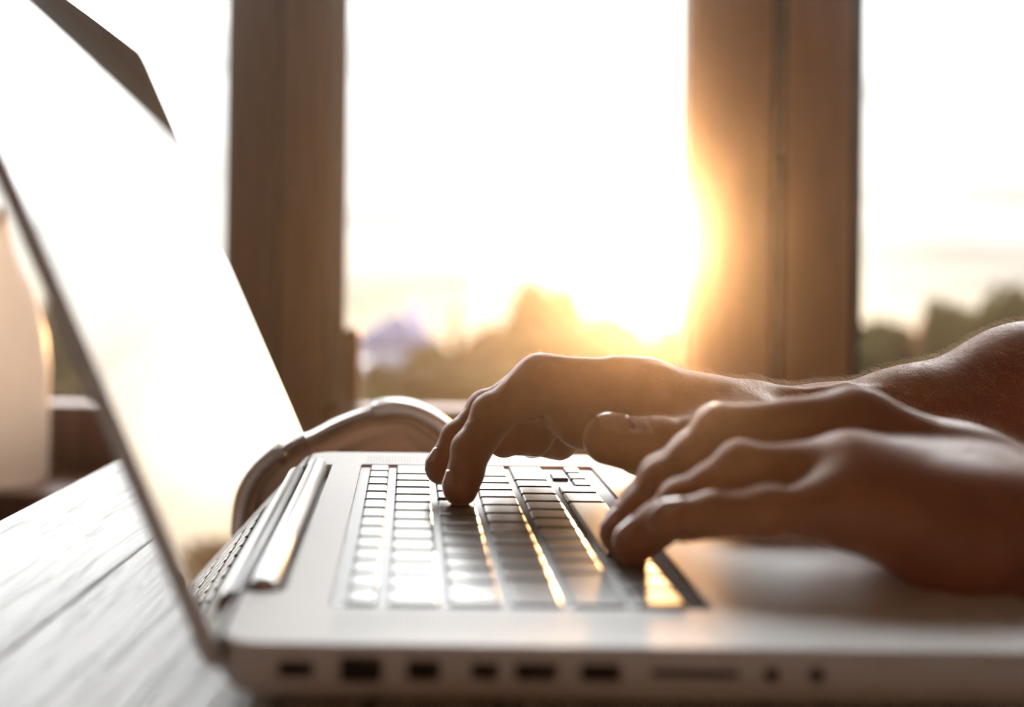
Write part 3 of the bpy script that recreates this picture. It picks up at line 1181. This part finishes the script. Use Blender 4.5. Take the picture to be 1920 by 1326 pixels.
# hair on the forearms and the back of the wrist
def arm_hair(P, F, cond, n, seed, flow, name, lmin=.003, lmax=.0075, rad=.00004):
    rng = np.random.default_rng(seed)
    a, b, c = P[F[:, 0]], P[F[:, 1]], P[F[:, 2]]
    nr = np.cross(b - a, c - a)
    nr /= np.linalg.norm(nr, axis=1)[:, None] + 1e-12
    ct = (a + P[F[:, 2]]) / 2
    sel = np.nonzero(cond(ct, nr))[0]
    pick = rng.choice(sel, n)
    verts, faces = [], []
    for q in pick:
        p0 = ct[q] + rng.normal(0, .0004, 3)
        nn = nr[q]
        L = rng.uniform(lmin, lmax)
        fl = np.array(flow) + rng.normal(0, .35, 3)
        fl = fl - nn * fl.dot(nn)
        fl /= np.linalg.norm(fl) + 1e-9
        sd = np.cross(nn, fl)
        base = len(verts)
        p0 = p0 - nn * .0004
        for k_, (up, al) in enumerate(((0, 0), (.42, .40), (.58, 1.0))):
            r = rad * (1, .8, .15)[k_]
            c0 = p0 + nn * L * up * .8 + fl * L * al
            for an in (0, 2.094, 4.189):
                verts.append(c0 + (sd * math.cos(an) + nn * math.sin(an)) * r)
        for k_ in range(2):
            for i in range(3):
                j = (i + 1) % 3
                faces.append((base + k_ * 3 + i, base + k_ * 3 + j, base + k_ * 3 + 3 + j, base + k_ * 3 + 3 + i))
    o = link(name, np_mesh(name, np.array(verts), np.array(faces)), M['hair'], person)
    o['kind'] = 'stuff'
    return o


arm_hair(P1, F1, lambda c, n: (c[:, 0] > .128 + .03 * np.abs(np.sin(c[:, 0] * 900 + c[:, 1] * 1300))) & (c[:, 0] < .36) & (n[:, 2] > -.2) & (c[:, 2] > CAMZ - .095), 8500, 3, (-.55, -.2, .1), 'arm_hair')
arm_hair(P1, F1, lambda c, n: (c[:, 0] > .055) & (c[:, 0] < .135) & (n[:, 2] > .5) & (c[:, 2] > CAMZ - .075), 260, 5, (-.7, -.1, .0), 'arm_hair', .0015, .004, .00003)
arm_hair(P2, F2, lambda c, n: (c[:, 0] > .185) & (c[:, 0] < .36) & (n[:, 2] > -.1), 1500, 7, (-.55, -.2, .1), 'arm_hair')

# ------------------------------------------------------------------ outside
GZ = -11.0
box('ground_outside', -120, 120, 6, 130, GZ - .2, GZ, M['lawn'], kind='structure')


def crown_mesh(name, seed, n, blobs, leaf, m):
    rng = np.random.default_rng(seed)
    V_, F_ = [], []
    wts = np.array([b[3] ** 2 for b in blobs])
    wts = wts / wts.sum()
    for q in range(n):
        b = blobs[rng.choice(len(blobs), p=wts)]
        d = rng.normal(size=3)
        d /= np.linalg.norm(d)
        r = b[3] * rng.uniform(.55, 1.06)
        c = np.array(b[:3]) + d * r * np.array((1, 1, b[4]))
        u = rng.normal(size=3)
        u /= np.linalg.norm(u)
        w = np.cross(u, rng.normal(size=3))
        w /= np.linalg.norm(w)
        s = leaf * rng.uniform(.6, 1.3)
        i0 = len(V_)
        for a_, b_ in ((-1, 0), (0, -.55), (1, 0), (0, .55)):
            V_.append(c + u * a_ * s + w * b_ * s)
        F_.append((i0, i0 + 1, i0 + 2, i0 + 3))
    me = np_mesh(name, np.array(V_), np.array(F_))
    me.materials.append(m)
    return me


def blobset(seed, k, rx, rz, br):
    r = random.Random(seed)
    out = [(0, 0, 0, br * 1.35, rz / rx * .9)]
    for i in range(k):
        a = r.uniform(0, 6.283)
        t = r.uniform(.35, 1)
        z = r.uniform(-1, 1)
        out.append((rx * t * math.cos(a) * math.sqrt(1 - z * z * .7), rx * t * math.sin(a) * math.sqrt(1 - z * z * .7), rz * z * .8, br * r.uniform(.7, 1.1), .85))
    return out


# unit crowns: about 1 wide radius, 1 half-height
round_crowns = [crown_mesh('crown', 11, 15000, blobset(1, 22, .60, .62, .40), .07, M['leaf_a']),
                crown_mesh('crown', 12, 15000, blobset(2, 22, .60, .62, .40), .07, M['leaf_b'])]
con_bl = [(0, 0, -.9 + 1.8 * i / 9, .62 * (1 - i / 9.6) + .03, .5) for i in range(10)]
con_crown = crown_mesh('crown', 13, 8000, con_bl, .06, M['leaf_c'])
bm = bmesh.new()
lathe(bm, [(.05, -1.0), (.035, -.3), (.02, .0)], (0, 0), 10)
tr_me = bpy.data.meshes.new('trunk')
bm.to_mesh(tr_me)
bm.free()
tr_me.materials.append(M['bark'])


def tree(px, pytop, d, wpx, kind, label, name='tree', hh=None):
    top = pt(px, pytop, d)
    R = wpx / 2 * d / FPX
    H = hh if hh else R * 1.15
    t = empty(name, (top.x, d, GZ))
    tag(t, label, 'tree', 'trees beyond the window')
    me = con_crown if kind == 'c' else round_crowns[0 if kind == 'a' else 1]
    cz = top.z - H * .86 - GZ
    c = bpy.data.objects.new('crown', me)
    C.objects.link(c)
    c.parent = t
    c.location = (0, 0, cz)
    c.scale = (R * 1.12, R * 1.12, H * 1.06)
    c.rotation_euler = (0, 0, px * .37)
    k_ = bpy.data.objects.new('trunk', tr_me)
    C.objects.link(k_)
    k_.parent = t
    k_.location = (0, 0, cz)
    k_.scale = (R * 1.1 + 3, R * 1.1 + 3, cz)
    return t


tree(1025, 526, 48, 200, 'a', 'tall round tree standing highest against the glow in the middle window', hh=4.2)
tree(855, 560, 44, 78, 'c', 'narrow pointed conifer left of the tall round tree', hh=4.0)
tree(915, 606, 41, 160, 'b', 'low bushy tree between the pointed conifer and the tall round tree', hh=2.6)
tree(1150, 586, 42, 170, 'b', 'rounded tree just right of the tallest one, in the sun glare')
tree(1262, 612, 40, 160, 'b', 'low tree in the sun glare at the edge of the thick right post')
tree(800, 640, 36, 130, 'a', 'bushy tree in front of the pale blue house, beneath the conifer')
tree(700, 672, 34, 170, 'b', 'low tree in front of the blue house beside the left post')
tree(868, 640, 30, 270, 'b', 'wide bushy tree low in the middle window, above the headphones')
tree(1065, 612, 34, 300, 'a', 'wide tree low in the middle window, behind the raised hand')
tree(1215, 632, 27, 290, 'b', 'wide low tree behind the hands, beside the right post')
tree(960, 690, 24.5, 300, 'a', 'nearest low shrubby tree behind the bent fingers')
tree(740, 725, 20.5, 280, 'a', 'nearest low shrubby tree behind the headphones')
tree(1905, 530, 40, 270, 'a', 'big dark tree filling the right edge of the right window', hh=4.4)
tree(1772, 556, 38, 110, 'a', 'small tree with light gaps left of the big dark tree', hh=2.2)
tree(1650, 598, 44, 170, 'a', 'low green tree beside the right post in the right window')
tree(1740, 690, 25, 260, 'b', 'low bushes in front of the pink brick house')
tree(1900, 640, 31, 260, 'a', 'low tree beneath the big dark tree at the right edge')
tree(150, 540, 40, 240, 'b', 'dark tree seen past the left side of the laptop lid')
tree(1440, 548, 46, 250, 'b', 'tree hidden by the thick right post and mirrored low in the laptop screen', hh=4.6)
tree(330, 560, 50, 240, 'a', 'tree hidden by the laptop lid in the left window')
tree(20, 600, 34, 260, 'a', 'low tree behind the cream vase in the left window')
tree(170, 690, 26, 300, 'b', 'low shrubby tree between the vase and the laptop lid')


def house(pl, pr, eave, ridge, d, wm, rm, label):
    a, b = pt(pl, eave, d), pt(pr, eave, d)
    rz_ = pt((pl + pr) / 2, ridge, d).z
    cx = (a.x + b.x) / 2
    w = b.x - a.x
    ez = a.z
    t = empty('house', (cx, d, GZ))
    tag(t, label, 'house')
    H = ez - GZ
    D = w * .9
    box('walls', -w / 2, w / 2, 0, D, 0, H, wm, t)
    bm = bmesh.new()
    o_ = .35
    v = [bm.verts.new(q) for q in ((-w / 2 - o_, -o_, H - .1), (w / 2 + o_, -o_, H - .1), (0, -o_, rz_ - GZ), (-w / 2 - o_, D + o_, H - .1), (w / 2 + o_, D + o_, H - .1), (0, D + o_, rz_ - GZ))]
    for q in ((0, 1, 2), (3, 5, 4), (0, 2, 5, 3), (1, 4, 5, 2), (0, 3, 4, 1)):
        bm.faces.new([v[i] for i in q])
    obj('roof', bm, rm, t)
    box('chimney', w * .18, w * .18 + .6, D * .4, D * .4 + .6, H, rz_ - GZ + .6, wm, t)
    for i in range(2):
        for j in range(2):
            x = -w * .28 + i * w * .56
            z = H - 1.9 - j * 2.8
            f = box('window', x - .55, x + .55, -.06, -.001, z - .1, z + 1.2, M['ceil'], t)
            box('pane', x - .45, x + .45, -.08, -.0605, z, z + 1.1, M['winpane'], f)
    return t


house(672, 812, 640, 590, 52, M['render'], M['slate'], 'pale blue grey house with a gabled slate roof in the middle window')
house(1655, 1790, 690, 640, 46, M['brick'], M['roof_red'], 'pinkish brick house with a red roof in the right window')

# ------------------------------------------------------------------ scattering volume added to stand in for lens glare
def glare_haze():
    m = bpy.data.materials.new('glare_scatter')
    m.use_nodes = True
    n, l = m.node_tree.nodes, m.node_tree.links
    n.clear()
    o = n.new('ShaderNodeOutputMaterial')
    s = n.new('ShaderNodeVolumeScatter')
    s.inputs['Color'].default_value = (1, .93, .85, 1)
    s.inputs['Density'].default_value = GLARE_DENSITY
    s.inputs['Anisotropy'].default_value = 0.955
    l.new(s.outputs[0], o.inputs['Volume'])
    ob = box('glare_haze', RX0 + .01, RX1 - .01, RY0 + .01, WY - .003, .002, RZ - .01, m)
    tag(ob, 'thin golden veil added as lens glare around the sun', 'glare_haze', kind='stuff')


glare_haze()
